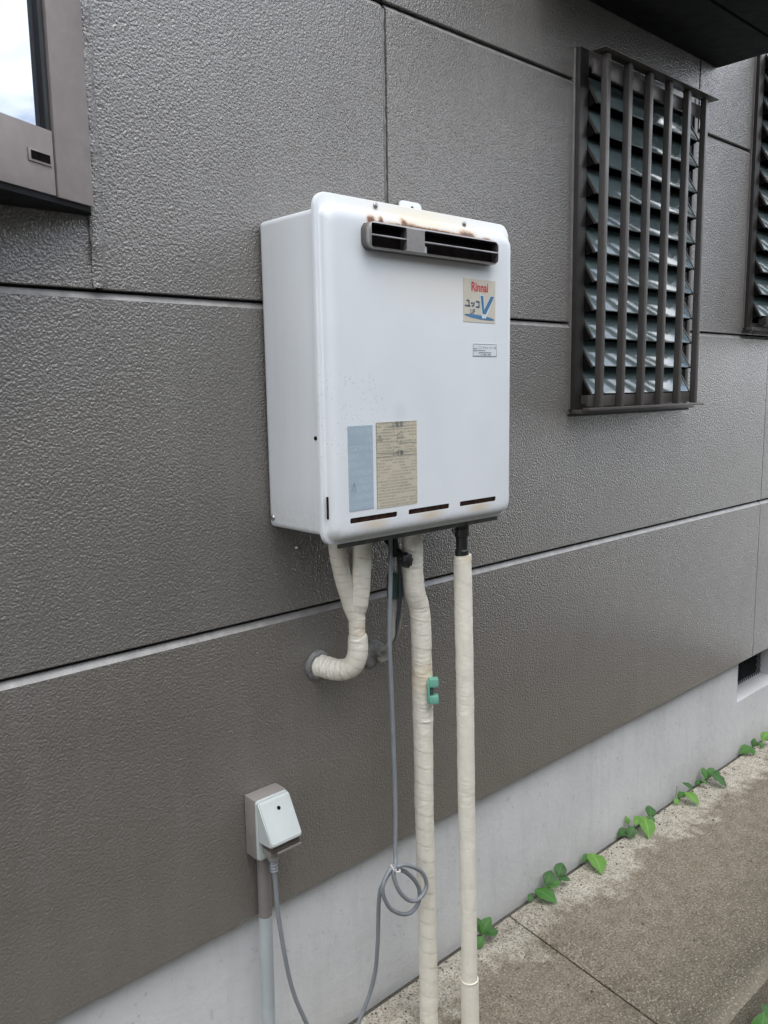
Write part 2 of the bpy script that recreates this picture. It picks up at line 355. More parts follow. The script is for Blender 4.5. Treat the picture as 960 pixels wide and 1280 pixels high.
def tube_bm(pts, step=.004, segs=12, wrap=0, pitch=.02, wrinkle=0, phase=0, seed=0):
    S = spline([Vector((*p[:3], p[3])) for p in pts], step); bm = bmesh.new(); seam = bm.verts.layers.float.new('seam'); rows = []; s = 0; nrm = None
    for i, q in enumerate(S):
        c = q.xyz; tg = (S[min(i+1, len(S)-1)].xyz - S[max(i-1, 0)].xyz).normalized()
        if nrm is None: nrm = tg.orthogonal().normalized()
        nrm = (nrm - tg*nrm.dot(tg)).normalized(); bn = tg.cross(nrm)
        if i: s += (c-S[i-1].xyz).length
        row = []
        for k in range(segs):
            th = 2*math.pi*k/segs; r = q.w
            if wrap:
                ang = math.atan2(math.sin(th), math.cos(th))/(2*math.pi)
                pz = c.z if abs(tg.z) > .5 else s
                fr = (s/pitch + ang + phase + .25*mnoise.noise((s*6, seed, 1.3))) % 1.0
                r += wrap*(fr - .5) + .0006*mnoise.noise((c.x*60+math.cos(th)*1.5, s*40, math.sin(th)*1.5+seed))
                if wrinkle: r += wrinkle*mnoise.noise((math.cos(th)*.9+seed, s*230+math.sin(th+seed)*1.6, math.sin(th)*.9))*max(0, mnoise.noise((s*14, seed, 4.2))+.35)
            vv = bm.verts.new(c + (nrm*math.cos(th)+bn*math.sin(th))*r); row.append(vv)
            if wrap: vv[seam] = (1.0 if wrap > .00025 else .35) if fr < step/pitch*1.05 else 0.0
        rows.append(row)
    for a, b in zip(rows, rows[1:]):
        for k in range(segs): bm.faces.new((a[k], a[(k+1) % segs], b[(k+1) % segs], b[k]))
    bm.faces.new(rows[0]); bm.faces.new(list(reversed(rows[-1]))); return bm
def tube(name, pts, mat, parent, **k): return bobj(name, tube_bm(pts, **k), mat, parent, smooth=True, sharp=50)
def lathe(profile, c, axis, segs=24):
    """profile: (distance along axis, radius)"""
    ax = Vector(axis).normalized(); n = ax.orthogonal().normalized(); b = ax.cross(n); c = Vector(c)
    return loft([[c+ax*d+(n*math.cos(2*math.pi*k/segs)+b*math.sin(2*math.pi*k/segs))*r for k in range(segs)] for d, r in profile])
def add_poly(bm, pts, y): bm.faces.new([bm.verts.new((x, y, z)) for x, z in pts])
def text_bm(body, size, x, z, y, bold=0, sx=1.0, shear=0.0, align='LEFT', bm=None):
    cu = bpy.data.curves.new('t', 'FONT'); cu.body = body; cu.size = size; cu.align_x = align; cu.offset = bold; cu.shear = shear; cu.resolution_u = 3
    o = bpy.data.objects.new('t', cu); COL.objects.link(o); bpy.context.view_layer.update()
    me = bpy.data.meshes.new_from_object(o.evaluated_get(bpy.context.evaluated_depsgraph_get()))
    bm = bm or bmesh.new(); vs = [bm.verts.new((x+v.co.x*sx, y, z+v.co.y)) for v in me.vertices]
    for p in me.polygons:
        try: bm.faces.new([vs[i] for i in p.vertices])
        except ValueError: pass
    bpy.data.objects.remove(o, do_unlink=True); bpy.data.meshes.remove(me); return bm
def line_quad(bm, x0, z0, x1, z1, w, y):
    d = Vector((x1-x0, z1-z0)).normalized(); n = Vector((-d.y, d.x))*w/2
    add_poly(bm, [(x0+n.x, z0+n.y), (x1+n.x, z1+n.y), (x1-n.x, z1-n.y), (x0-n.x, z0-n.y)], y)

# ------------------------------------------------------------------ ground
def structure(o): o['kind'] = 'structure'; return o
structure(obj('ground', [(-30, -40, -.13), (40, -40, -.13), (40, -.42, -.13), (-30, -.42, -.13)], [(0, 1, 2, 3)], 'soil'))
path = bpy.data.objects.new('path', None); link(path); structure(path)
def slab(x00, x01, x10, x11, y0, y1):
    """concrete slab; x00/x01 are its ends at the wall, x10/x11 at the outer edge, with a rounded outer lip"""
    prof = [(y0, -.3), (y0, -.004), (y0-.004, 0), (y1+.062, 0), (y1+.060, -.0015), (y1+.056, .0005), (y1+.016, .0), (y1+.007, -.0015), (y1+.001, -.006), (y1-.001, -.03), (y1, -.3)]
    bm = bmesh.new(); cols = []
    N = max(2, int((x01-x00)/.05))
    for k in range(N+1):
        t = k/N; col = []
        for i, (y, z) in enumerate(prof):
            f = (y0-y)/(y0-y1); x = (x00+(x10-x00)*f)*(1-t)+(x01+(x11-x01)*f)*t
            w = mnoise.noise((x*9, y*9, 2.0))*.003*(1 if 5 < i < 10 else .25 if i > 1 else 0)
            e = -.004 if (k in (0, N) and 1 < i < 9) else 0
            col.append(bm.verts.new((x, y+w, z+w*.7+e)))
        cols.append(col)
    for a, b in zip(cols, cols[1:]):
        for i in range(len(prof)-1): bm.faces.new((a[i], a[i+1], b[i+1], b[i]))
    bm.faces.new(cols[0]); bm.faces.new(list(reversed(cols[-1])))
    return bobj('slab', bm, 'slab', path, smooth=True, sharp=35)
slab(-1.5, 1.2640, -1.5, 1.2030, .008, -.443)
slab(1.2685, 3.2, 1.2075, 3.15, .008, -.443)
box('crack_fill', -1.5, 4.5, .004, .03, -.2, -.009, 'soil', path)
box('joint_fill', 1.15, 1.33, -.43, .006, -.2, -.012, 'soil', path)

gw = thing('sky_blocking_wall', 'unseen grey wall added behind the camera to block low sky and darken siding reflections', 'wall', (1.5, -2.3, -.13))  # unseen wall added behind the camera to darken what the siding reflects
box('blocking_wall_body', -6, 9, -2.42, -2.30, -.13, 2.26, 'blocking_wall_grey', gw)
box('blocking_wall_coping', -6.02, 9.02, -2.44, -2.28, 2.2605, 2.32, 'blocking_wall_grey', gw, .008)

# ------------------------------------------------------------------ house wall
house = thing('house', 'house wall of dark grey textured siding panels on a pale grey foundation', 'house', (1.2, .1, 0))
H = 1.1
def panel(segs):
    """one siding board: segments (x0, x1, zb, zt, chamfered top) that share their ends"""
    bm = bmesh.new()
    for x0, x1, zb, zt, ch in segs:
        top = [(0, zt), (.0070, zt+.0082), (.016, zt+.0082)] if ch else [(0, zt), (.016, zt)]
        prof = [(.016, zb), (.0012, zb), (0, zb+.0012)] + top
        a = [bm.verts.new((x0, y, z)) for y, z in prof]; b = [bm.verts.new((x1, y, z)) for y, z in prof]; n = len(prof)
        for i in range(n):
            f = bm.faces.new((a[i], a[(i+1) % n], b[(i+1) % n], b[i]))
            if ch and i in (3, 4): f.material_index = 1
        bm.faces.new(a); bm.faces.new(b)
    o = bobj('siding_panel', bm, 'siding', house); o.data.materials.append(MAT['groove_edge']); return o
ZA1, ZA2, ZB1, ZB2, ZC, ZT1, ZT2 = H+.1232, H+.1117, H-.3343, H-.348, H-.7996, H+.5833, H+.572
W1 = (1.439, 1.905, H-.056, H+.638); W2 = (2.215, 2.69, H+.135, H+.86); TOP = H+1.5
panel([(-1.5, 2.3785, ZC, ZB2, 1)]); panel([(2.381, 4.5, ZC, ZB2, 1)])
panel([(-1.5, W1[0], ZB1, ZA2, 1), (W1[0], W1[1], ZB1, W1[2], 0), (W1[1], 2.3785, ZB1, ZA2, 1)]); panel([(2.381, 4.5, ZB1, ZA2, 1)])
panel([(-1.5, .449, ZA1, ZT2, 1)]); panel([(.459, .9305, ZA1, ZT2, 1)]); panel([(.9395, W1[0], ZA1, ZT2, 1)])
panel([(W1[1], W2[0], ZA1, ZT2, 1)]); panel([(W2[0], W2[1], ZA1, W2[2], 0), (W2[1], 4.5, ZA1, ZT2, 1)])
panel([(-1.5, .449, ZT1, TOP, 1)]); panel([(.459, W1[0], ZT1, TOP, 1), (W1[0], W1[1], W1[3], TOP, 1), (W1[1], 1.928, ZT1, TOP, 1)])
panel([(1.934, W2[0], ZT1, TOP, 1), (W2[0], W2[1], W2[3], TOP, 1), (W2[1], 4.5, ZT1, TOP, 1)])
def caulk(x0, x1, z0, z1, d=.0045, lump=.0012, mat='caulk'):
    bm = bmesh.new(); N = int((z1-z0)/.008); rows = []
    for k in range(N+1):
        z = z0+(z1-z0)*k/N; rows.append([bm.verts.new((x, d+dy+lump*mnoise.noise((x*300, z*70, 3))+lump*.7*mnoise.noise((x*120, z*190, 9)), z)) for x, dy in ((x0-.001, .004), (x0*.7+x1*.3, .001), (x0*.3+x1*.7, .001), (x1+.001, .004))])
    for a, b in zip(rows, rows[1:]):
        for i in range(3): bm.faces.new((a[i], a[i+1], b[i+1], b[i]))
    return bobj('caulk_joint', bm, mat, house, smooth=True)
caulk(.9305, .9395, ZA1+.001, ZT2, .0006); caulk(.446, .462, ZA1+.001, TOP, -.0062, .0042, 'siding'); caulk(1.928, 1.934, ZT1, TOP, .002)
box('caulk_joint', 2.3785, 2.381, .005, .012, ZC+.001, ZA2, 'dark_void', house)
# solid wall behind the boards, with openings for the two louvre windows
core = bmesh.new()
for x0, x1, z0, z1 in ((-1.5, W1[0], ZC+.004, TOP), (W1[1], W2[0], ZC+.004, TOP), (W2[1], 4.5, ZC+.004, TOP), (W1[0], W1[1], ZC+.004, W1[2]-.02), (W1[0], W1[1], W1[3]+.02, TOP), (W2[0], W2[1], ZC+.004, W2[2]-.02), (W2[0], W2[1], W2[3]+.02, TOP)):
    add_box(core, x0, x1, .0165, .25, z0, z1)
bobj('wall_core', core, 'wall_core', house)
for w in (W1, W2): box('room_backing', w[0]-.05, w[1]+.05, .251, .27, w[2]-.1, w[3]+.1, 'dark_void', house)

# foundation with a vent opening
fo = bmesh.new(); VX0, VX1, VZ = 2.333, 2.64, H-.935
for x0, x1, z0, z1 in ((-1.5, VX0, -.4, ZC+.003), (VX1, 4.5, -.4, ZC+.003), (VX0, VX1, -.4, VZ)): add_box(fo, x0, x1, .02, .30, z0, z1)
bobj('foundation', fo, 'foundation', house)
vent = part_empty('foundation_vent', house, (VX0, .08, VZ))
box('vent_backing', VX0+.001, VX1-.001, .095, .10, VZ+.001, ZC+.002, 'dark_void', vent)
vm = bmesh.new()
for k in range(-10, 26):
    for sgn in (1, -1):
        a = Vector((VX0+k*.014, .083+.001*sgn, VZ)); d = Vector((.137*sgn*.7, 0, .137)); b = a + d
        xs = []
        # clip the wire to the opening
        t0, t1 = 0.0, 1.0
        if d.x > 0: t0 = max(t0, (VX0-a.x)/d.x); t1 = min(t1, (VX1-a.x)/d.x)
        else: t0 = max(t0, (VX1-a.x)/d.x); t1 = min(t1, (VX0-a.x)/d.x)
        if t1-t0 > .02: merge(vm, tube_bm([(*(a+d*t0), .0009), (*(a+d*t1), .0009)], step=1, segs=4))
bobj('wire_mesh', vm, 'mesh_wire', vent)

# ------------------------------------------------------------------ louvre windows
def louvre_window(w, nblade, tip0, grille, gx=None):
    x0, x1, z0, z1 = w
    win = part_empty('louver_window', house, ((x0+x1)/2, 0, z0))
    F = -.012
    def member(name, *b, mat='frame_brown', bev=.0015): return box(name, *b, mat, win, bev)
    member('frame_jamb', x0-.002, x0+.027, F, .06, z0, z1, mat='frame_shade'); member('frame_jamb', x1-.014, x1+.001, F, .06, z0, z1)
    member('frame_rail', x0+.0275, x1-.0145, F+.001, .06, z1-.03, z1); member('frame_rail', x0+.0275, x1-.0145, F+.001, .06, z0, z0+.018)
    member('flashing', x0-.006, x0-.0025, -.0035, .0155, z0+.004, z1, bev=.001, mat='frame_flash')
    member('side_dark_strip', x0+.0275, x0+.0290, -.008, .055, z0+.019, z1-.031, mat='frame_dark', bev=0)  # dark strips added inside the jambs to stand for shade behind the blades
    member('side_dark_strip', x1-.0235, x1-.0145, -.008, .055, z0+.019, z1-.031, mat='frame_dark', bev=0)
    member('sill', x0-.012, x1, -.030, -.0125, z0-.004, z0+.004, bev=.001)
    member('drip', x0-.010, x1-.01, -.022, -.001, z0-.009, z0-.0045, mat='frame_dark', bev=0)
    bx0, bx1 = x0+.0320, x1-.0265
    rot = Matrix.Rotation(-math.atan2(.030, .050), 4, 'X'); kinds = None
    for k in range(nblade):
        zt = tip0 + k*.0562
        if kinds is None:
            b = add_box(bmesh.new(), bx0+.003, bx1-.003, 0, .004, 0, .0615, .0006); bmesh.ops.transform(b, matrix=rot, verts=b.verts)
            kinds = [(bobj('louver_pane', b, 'louvre_glass', win, smooth=True, loc=(0, -.030, zt)), -.030)]
            for xa in (bx0-.0015, bx1-.0015):
                c = add_box(bmesh.new(), xa, xa+.0045, .0000, .0052, -.002, .052, .0008); bmesh.ops.transform(c, matrix=rot, verts=c.verts)
                kinds.append((bobj('pane_holder', c, 'clip_alu', win, loc=(0, -.031, zt)), -.031))
            for xa in (bx0-.002, bx1-.0005):
                pr = ((.0040, -.003), (.034, .047), (.034, -.012))
                gk = loft([[(xa, y, z) for y, z in pr], [(xa+.003, y, z) for y, z in pr]])
                kinds.append((bobj('pane_bracket', gk, 'dark_void', win, loc=(0, -.029, zt)), -.029))
        else:
            wob = R(1.6)*math.sin(k*2.7+.6)+R(.8)*math.sin(k*5.1)
            for o, yy in kinds: share(o, win, (0, yy, zt)).rotation_euler.x = wob
    if grille:
        g0, g1, zb, zt, nb = grille; y1 = -.060
        bar = None
        for k in range(nb):
            xr = g0 + (g1-g0)*k/(nb-1)
            if bar is None: bar = box('grille_bar', -.0125, 0, y1, y1+.0135, zb+.006, zt-.001, 'frame_brown', win, .001); bar.location = Vector((xr, 0, 0))-WL[win.name]
            else: share(bar, win, (xr, 0, 0))
        box('grille_rail', g0-.055, g1+.028, y1-.004, y1+.012, zb, zb+.0055, 'frame_brown', win, .0008)
        box('grille_rail', g0-.03, g1, y1+.0145, y1+.020, zb+.008, zb+.030, 'frame_brown', win, .0008)
        box('grille_rail', g0-.035, g1, y1+.0145, y1+.020, zt-.040, zt-.014, 'frame_brown', win, .0008)
        box('grille_top', g0-.034, g1+.03, y1-.010, y1+.020, zt, zt+.003, 'frame_brown', win, .0008)
        for xx in (g0-.01, g1-.02):
            for zz in (zb+.012,): box('grille_arm', xx, xx+.012, y1+.021, -.013, zz, zz+.018, 'frame_brown', win)
    return win
w1 = louvre_window(W1, 11, H-.020, (1.4685, 1.8598, H-.053, H+.620, 6))
w2 = louvre_window(W2, 12, H+.171, (2.285, 2.64, H+.14, H+.82, 6))

# ------------------------------------------------------------------ canopy over the louvre window
cz = H+.733
can = part_empty('window_canopy', house, (1.7, -.2, cz))
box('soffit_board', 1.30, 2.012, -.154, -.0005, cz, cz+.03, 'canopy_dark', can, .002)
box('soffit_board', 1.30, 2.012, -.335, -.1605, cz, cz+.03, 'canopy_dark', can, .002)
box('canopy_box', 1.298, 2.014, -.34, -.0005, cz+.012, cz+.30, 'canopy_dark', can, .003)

# ------------------------------------------------------------------ angled bay window
bay = part_empty('bay_window', house, (.25, -.06, H+.214))
u = Vector((-.120, -.0565, 0)).normalized(); nb_ = Vector((u.y, -u.x, 0)); nb_ = nb_ if nb_.y < 0 else -nb_   # along the face to the left, and outwards
O = Vector((.4395, -.0262, 0)); ZB = H+.214
def on(s, d, z): p = O + u*s + nb_*d; return (p.x, p.y, z)
def aslab(name, s0, s1, d0, d1, z0, z1, mat, parent, bev=.001):
    bm = add_box(bmesh.new(), s0, s1, d0, d1, z0, z1, bev)
    for v in bm.verts: v.co = Vector(on(v.co.x, v.co.y, v.co.z))
    return bobj(name, bm, mat, parent, smooth=True, sharp=50)
S_END = .235; zt_ = H+1.2
aslab('frame', -.003, .0535, -.03, 0, ZB, zt_, 'sash_taupe', bay)
aslab('frame', 0.190, S_END, -.03, 0, ZB, zt_, 'sash_taupe', bay)
rail = aslab('sash_rail', .0555, .189, -.025, -.0012, ZB+.0008, ZB+.0690, 'sash_taupe', bay)
aslab('sash_rail', .0555, .189, -.025, -.0012, ZB+.75, zt_, 'sash_taupe', bay)
aslab('gasket', .0555, .0625, -.025, -.003, ZB+.0695, ZB+.7495, 'frame_dark', bay, .0006)
aslab('gasket', .1, .189, -.025, -.012, ZB+.0691, ZB+.072, 'frame_dark', bay, 0)
aslab('window_pane', .0627, .189, -.016, -.010, ZB+.0692, ZB+.7498, 'window_glass', bay, 0)
aslab('shadow_gap', .0536, .0554, -.025, -.012, ZB+.001, zt_, 'dark_void', bay, 0)
aslab('bay_backing', .001, S_END-.002, -.045, -.031, ZB+.003, zt_, 'dark_void', bay, 0)
ph = aslab('pull_handle', .0605, .0935, -.0012, .0006, ZB+.0300, ZB+.0435, 'sash_taupe', bay, .0005)
aslab('handle_recess', .0635, .0905, .00065, .0012, ZB+.0325, ZB+.0412, 'soot_and_shade', bay, 0)  # near-black plate on the pull, the shade of its recess put into colour
# bay floor and front (front lies left of the picture)
pe = O + u*S_END
flo = bmesh.new(); poly = [(.449, -.001), (O.x-.001, O.y+.003), (pe.x, pe.y+.004), (-.95, pe.y+.004), (-1.1, -.001)]
lo = [flo.verts.new((x, y, ZB-.006)) for x, y in poly]; hi = [flo.verts.new((x, y, ZB+.002)) for x, y in poly]
flo.faces.new(lo); flo.faces.new(list(reversed(hi)))
for i in range(5): flo.faces.new((lo[i], lo[(i+1) % 5], hi[(i+1) % 5], hi[i]))
bobj('bay_floor', flo, 'canopy_dark', bay)
box('bay_front', -.95, pe.x-.002, pe.y, pe.y+.03, ZB+.003, zt_, 'sash_taupe', bay, .001)

# ------------------------------------------------------------------ water heater
heater = thing('water_heater', 'weathered white wall mounted water heater with rust stained flue outlet', 'water heater', (.88, -.07, H-.2))
X0, X1, HZ0, HZ1 = .683, 1.0722, H-.2125, H+.2486
cb = add_box(bmesh.new(), .688, 1.068, -.128, -.003, H-.199, H+.229, .008, 3)
casing = bobj('casing', cb, 'casing_enamel', heater, smooth=True, sharp=60)
def cl(si, ti, bi, r, y): return [(x, y, z) for x, z in rrect(X0+si, X1-si, HZ0+bi, HZ1-ti, r, 8)]
prof = [(0, 0, 0, .020, -.1285), (0, 0, 0, .020, -.1330), (.0008, .0008, .0008, .0195, -.1346), (.0020, .0020, .0020, .019, -.1352), (.0055, .0130, .0055, .017, -.1355), (.0065, .0150, .0065, .017, -.1368),
        (.0072, .0165, .0072, .017, -.1400), (.0084, .0185, .0084, .017, -.1440), (.0108, .0215, .0108, .016, -.1472), (.0145, .0255, .0145, .015, -.1492), (.0190, .0305, .0190, .014, -.1500), (.0230, .0345, .0230, .013, -.1502)]
cover = bobj('front_cover', loft([cl(*p) for p in prof]), 'cover_enamel', heater, smooth=True, sharp=None)
def pill(x0, x1, z0, z1, y0, y1, r):
    return loft([[(x, y0, z) for x, z in rrect(x0, x1, z0, z1, r, 4)], [(x, y1, z) for x, z in rrect(x0, x1, z0, z1, r, 4)]])
SL = [(.7187, .8072), (.8295, .916), (.9394, 1.0251)]; sz = H-.1795
cuts = [pill(a, b, sz-.0038, sz+.0038, -.160, -.143, .0022) for a, b in SL] + [pill(.6868, .6898, H-.1745, H-.1435, -.16, -.1385, .0012), add_box(bmesh.new(), .755, 1.004, -.16, -.140, H+.1855, H+.2085)]
cut(cover, cuts)
for a, b in SL: box('slot_recess', a+.0003, b-.0003, -.1487, -.1434, sz-.0037, sz+.0037, 'rust_dark', cover)
box('slot_recess', .6870, .6896, -.1405, -.1388, H-.174, H-.144, 'rust_dark', cover)
for sx, sz_ in ((.7873, .2435), (.966, .2400)):
    bobj('screw', lathe([(0, .0042), (.0012, .0040), (.0022, .0026), (.0023, .0005)], (sx, -.1354, H+sz_-.0015), (0, -1, 0), 14), 'screw_steel', heater, smooth=True)
bobj('screw', lathe([(0, .0045), (.0015, .0042), (.0026, .003), (.0027, .0008)], (.688, -.0135, H-.1852), (-1, 0, 0), 14), 'screw_steel', heater, smooth=True)
bobj('screw', lathe([(0, .003), (.001, .0028), (.0015, .001)], (.688, -.1185, H-.0666), (-1, 0, 0), 12), 'rust_dark', heater, smooth=True)
# flue outlet: steel bezel with two barred openings
flue = part_empty('flue_outlet', heater, (.875, -.155, H+.197))
fx0, fx1, fz0, fz1 = .7475, 1.0115, H+.1795, H+.2145
bz = bobj('bezel', rplate(fx0, fx1, fz0, fz1, -.1485, -.1665, .0115, .0026), 'flue', flue, smooth=True, sharp=35)
o1 = (.7520, .8160); o2 = (.8505, 1.0085); oz = (fz0+.0024, fz1-.0024)
cut(bz, [pill(o1[0], o1[1], oz[0], oz[1], -.17, -.151, .003), pill(o2[0], o2[1], oz[0], oz[1], -.17, -.151, .003)])
for a, b in (o1, o2):
    box('flue_throat', a-.0005, b+.0005, -.1535, -.1512, oz[0]-.0005, oz[1]+.0005, 'soot_and_shade', flue)
    box('flue_bar', a-.001, b+.001, -.1660, -.1620, (oz[0]+oz[1])/2-.0011, (oz[0]+oz[1])/2+.0011, 'dull_steel', flue, .0006)
db = bmesh.new(); v = [db.verts.new(p) for p in ((.8520, -.1645, oz[0]), (.8520, -.1645, oz[0]+.0105), (.8640, -.157, oz[0]+.0105), (.8640, -.157, oz[0]), (.8522, -.157, oz[0]), (.8522, -.157, oz[0]+.0105))]
for f in ((0, 1, 2, 3), (0, 3, 4), (1, 5, 2), (0, 4, 5, 1), (2, 5, 4, 3)): db.faces.new([v[i] for i in f])
bobj('deflector', db, 'cover_enamel', flue)
# hanging bracket above, drip tray and lip below
bk = bobj('hanging_bracket', rplate(.957, 1.006, H+.215, H+.294, -.004, -.0075, .008, .0008), 'casing_enamel', heater, smooth=True)
bobj('screw_hole', lathe([(0, .0032), (.0006, .003), (.0007, .0005)], (.984, -.0076, H+.284), (0, -1, 0), 12), 'rust_dark', bk)
box('bottom_tray', .712, 1.050, -.1275, -.020, H-.2040, H-.1985, 'tray_grey', heater, .002)
box('bottom_lip', .712, 1.050, -.1330, -.1286, H-.2190, H-.2060, 'tray_grey', heater, .001)
box('corner_tab', .6845, .6905, -.1335, -.1290, H-.2175, H-.2100, 'tray_grey', heater, .001)
tube('wire_hook', [(.962, -.12, H-.21, .0012), (.961, -.122, H-.226, .0012), (.953, -.124, H-.229, .0012), (.951, -.124, H-.222, .0012)], 'tray_grey', heater, step=.003, segs=6)

# stickers and their print
SY = -.1503
st = bobj('brand_sticker', rplate(.9473, 1.0208, H+.0945, H+.158, SY, SY-.0004, .001, .0001), 'sticker_cream', heater); yk = SY-.0007
bobj('lettering', text_bm('Rinnai', .0185, .984, H+.1405, yk, bold=.0005, sx=.86, align='CENTER'), 'ink_red', st)
vb = bmesh.new(); V = lambda x, z: (.9473+.0735*x, H+.0945+.0635*z)
add_poly(vb, [V(.50, .66), V(.64, .64), V(.655, .38), V(.86, .655), V(.995, .64), V(.72, .16), V(.555, .17)], yk); bobj('logo_outline', vb, 'ink_pale', st)
vb = bmesh.new(); add_poly(vb, [V(.52, .635), V(.61, .625), V(.635, .30), V(.85, .635), V(.955, .625), V(.69, .20), V(.585, .205)], yk-.0002); bobj('logo_letter', vb, 'ink_blue', st)
vb = bmesh.new(); add_poly(vb, [(V(.5, .125)[0]+.0345*math.cos(a*math.pi/12), V(.5, .125)[1]+.0029*math.sin(a*math.pi/12)-.0028*math.cos(a*math.pi/12)) for a in range(24)], yk); bobj('logo_swoosh', vb, 'ink_blue', st)
vb = bmesh.new(); add_poly(vb, [V(.555, .165), V(.71, .155), V(.69, .105), V(.575, .105)], yk-.0002); bobj('logo_outline', vb, 'ink_pale', st)
kb = bmesh.new(); lw = .0024
for seg in (((.09, .495), (.165, .495)), ((.165, .51), (.165, .37)), ((.04, .375), (.21, .37)),                      # yu
            ((.235, .46), (.250, .42)), ((.275, .46), (.290, .42)), ((.335, .46), (.31, .385)), ((.315, .385), (.255, .37)),   # small tsu
            ((.375, .485), (.485, .480)), ((.475, .49), (.475, .345)), ((.37, .36), (.485, .355))):                              # ko
    line_quad(kb, *V(*seg[0]), *V(*seg[1]), lw, yk)
bobj('lettering', kb, 'ink_navy', st)
bobj('lettering', text_bm('UF', .0100, V(.20, 0)[0], V(0, .195)[1], yk, bold=.0002, sx=.95, shear=.15), 'ink_navy', st)

s2 = bobj('service_sticker', rplate(.9690, 1.0244, H+.0440, H+.0634, SY, SY-.0004, .0008, .0001), 'sticker_white', heater)
lb = bmesh.new(); a0, a1, c0, c1 = .9696, 1.0238, H+.0446, H+.0624
for q in ((a0, c0, a1, c0), (a0, c1, a1, c1), (a0, c0, a0, c1), (a1, c0, a1, c1)): line_quad(lb, *q, .0006, yk)
text_bm('コンクセセンター㈱', .0048, .9815, H+.0555, yk, sx=.95, bm=lb)
rs = random.Random(3)
for zr, xa, xb in ((.0530, .981, .997), (.0500, .982, 1.012), (.0556, .9705, .979), (.0525, .9705, .979)):
    x = xa
    while x < xb:
        w = rs.uniform(.0008, .0022); line_quad(lb, x, H+zr, min(xb, x+w), H+zr, .0013, yk); x += w+.0007
text_bm('℡', .0042, .9825, H+.0455, yk, bm=lb)
x = .988
for k in range(9): line_quad(lb, x, H+.0470, x+(.0016 if k not in (1, 5) else .0009), H+.0470, .0024 if k not in (1, 5) else .0007, yk); x += .0025
bobj('lettering', lb, 'ink_grey', s2)

s3 = bobj('faded_label', rplate(.717, .7618, H-.1664, H-.0510, SY, SY-.0004, .0005, .0001), 'label_blue', heater)
fb = bmesh.new()
for q in ((.7215, -.139, .7265, -.1275), (.7265, -.1275, .7295, -.139), (.7215, -.139, .7295, -.139), (.7265, -.134, .7265, -.130)): line_quad(fb, q[0], H+q[1], q[2], H+q[3], .0007, yk)
bobj('warning_mark', fb, 'ink_blue_faint', s3)
s4 = bobj('caution_label', rplate(.768, .8470, H-.1680, H-.0482, SY, SY-.0004, .0005, .0001), 'label_tan', heater)
gb = bmesh.new()
for q in ((.7684, -.0488, .8466, -.0488), (.7684, -.0488, .7684, -.1676), (.788, -.0555, .828, -.0555), (.808, -.0555, .808, -.078), (.808, -.078, .8460, -.079), (.769, -.091, .8465, -.0915), (.769, -.096, .795, -.096), (.820, -.096, .8465, -.096)):
    line_quad(gb, q[0], H+q[1], q[2], H+q[3], .0005, yk)
for t_, zz in (('警告', -.0553), ('注意', -.0962)): text_bm(t_, .0078, .8045, H+zz+.0008, yk, bold=.00012, bm=gb)
for zz in (-.0545, -.0952):
    for q in ((.7985, 0, .8005, .004), (.8005, .004, .8025, 0), (.7985, 0, .8025, 0)): line_quad(gb, q[0], H+zz+q[1], q[2], H+zz+q[3], .0005, yk)
for q in ((.770, -.0735, .7745, -.0655), (.7745, -.0655, .779, -.0735), (.770, -.0735, .779, -.0735), (.7745, -.0715, .7745, -.0685)): line_quad(gb, q[0], H+q[1], q[2], H+q[3], .0008, yk)
ring = [(.8148+.0045*math.cos(k*math.pi/10), H-.0675+.0045*math.sin(k*math.pi/10)) for k in range(21)]
for p, q in zip(ring, ring[1:]): line_quad(gb, *p, *q, .0007, yk)
line_quad(gb, .8116, H-.0645, .8180, H-.0705, .0007, yk)
bobj('lettering', gb, 'ink_grey', s4)

# ------------------------------------------------------------------ lagged pipes
p1 = thing('lagged_pipe', 'two short tape wrapped pipes joining into an elbow that enters the siding', 'pipe', (.79, -.03, .66))
tube('pipe_branch', [(.7655, -.061, H-.206, .0128), (.7690, -.061, H-.245, .0130), (.7780, -.061, H-.285, .0126), (.7890, -.061, H-.322, .0118), (.7975, -.066, H-.352, .0112)], 'tape', p1, step=.0011, segs=32, wrap=.0003, pitch=.013, wrinkle=.0009, seed=1)
tube('pipe_branch', [(.8060, -.072, H-.206, .0152), (.8060, -.072, H-.245, .0157), (.8030, -.071, H-.290, .0155), (.8005, -.070, H-.322, .0140), (.8000, -.068, H-.336, .0122)], 'tape', p1, step=.0011, segs=32, wrap=.0003, pitch=.015, wrinkle=.0009, seed=2)
tube('elbow', [(.7990, -.066, H-.322, .0128), (.7985, -.066, H-.350, .0126), (.7985, -.066, H-.372, .0128), (.7995, -.066, H-.380, .0150), (.7990, -.065, H-.405, .0158), (.7945, -.055, H-.4265, .0165), (.7850, -.032, H-.4345, .0168), (.7725, .002, H-.4315, .0178)], 'tape', p1, step=.0011, segs=36, wrap=.0003, pitch=.012, wrinkle=.0021, seed=3)
cr = bmesh.new(); rows = []
for d, r in ((.001, .0245), (-.004, .0235), (-.007, .0205), (-.006, .0165)):
    rows.append([cr.verts.new((.7720+math.cos(k*math.pi/14)*r*(1+.10*mnoise.noise((math.cos(k*math.pi/14)*2, math.sin(k*math.pi/14)*2, d*60))), d+.002*mnoise.noise((k*.7, d*200, 1)), H-.4315+math.sin(k*math.pi/14)*r*(1+.10*mnoise.noise((math.sin(k*math.pi/14)*2, 5, d*60))))) for k in range(28)])
for a, b in zip(rows, rows[1:]):
    for k in range(28): cr.faces.new((a[k], a[(k+1) % 28], b[(k+1) % 28], b[k]))
bobj('caulk_collar', cr, 'caulk_grey', p1, smooth=True)

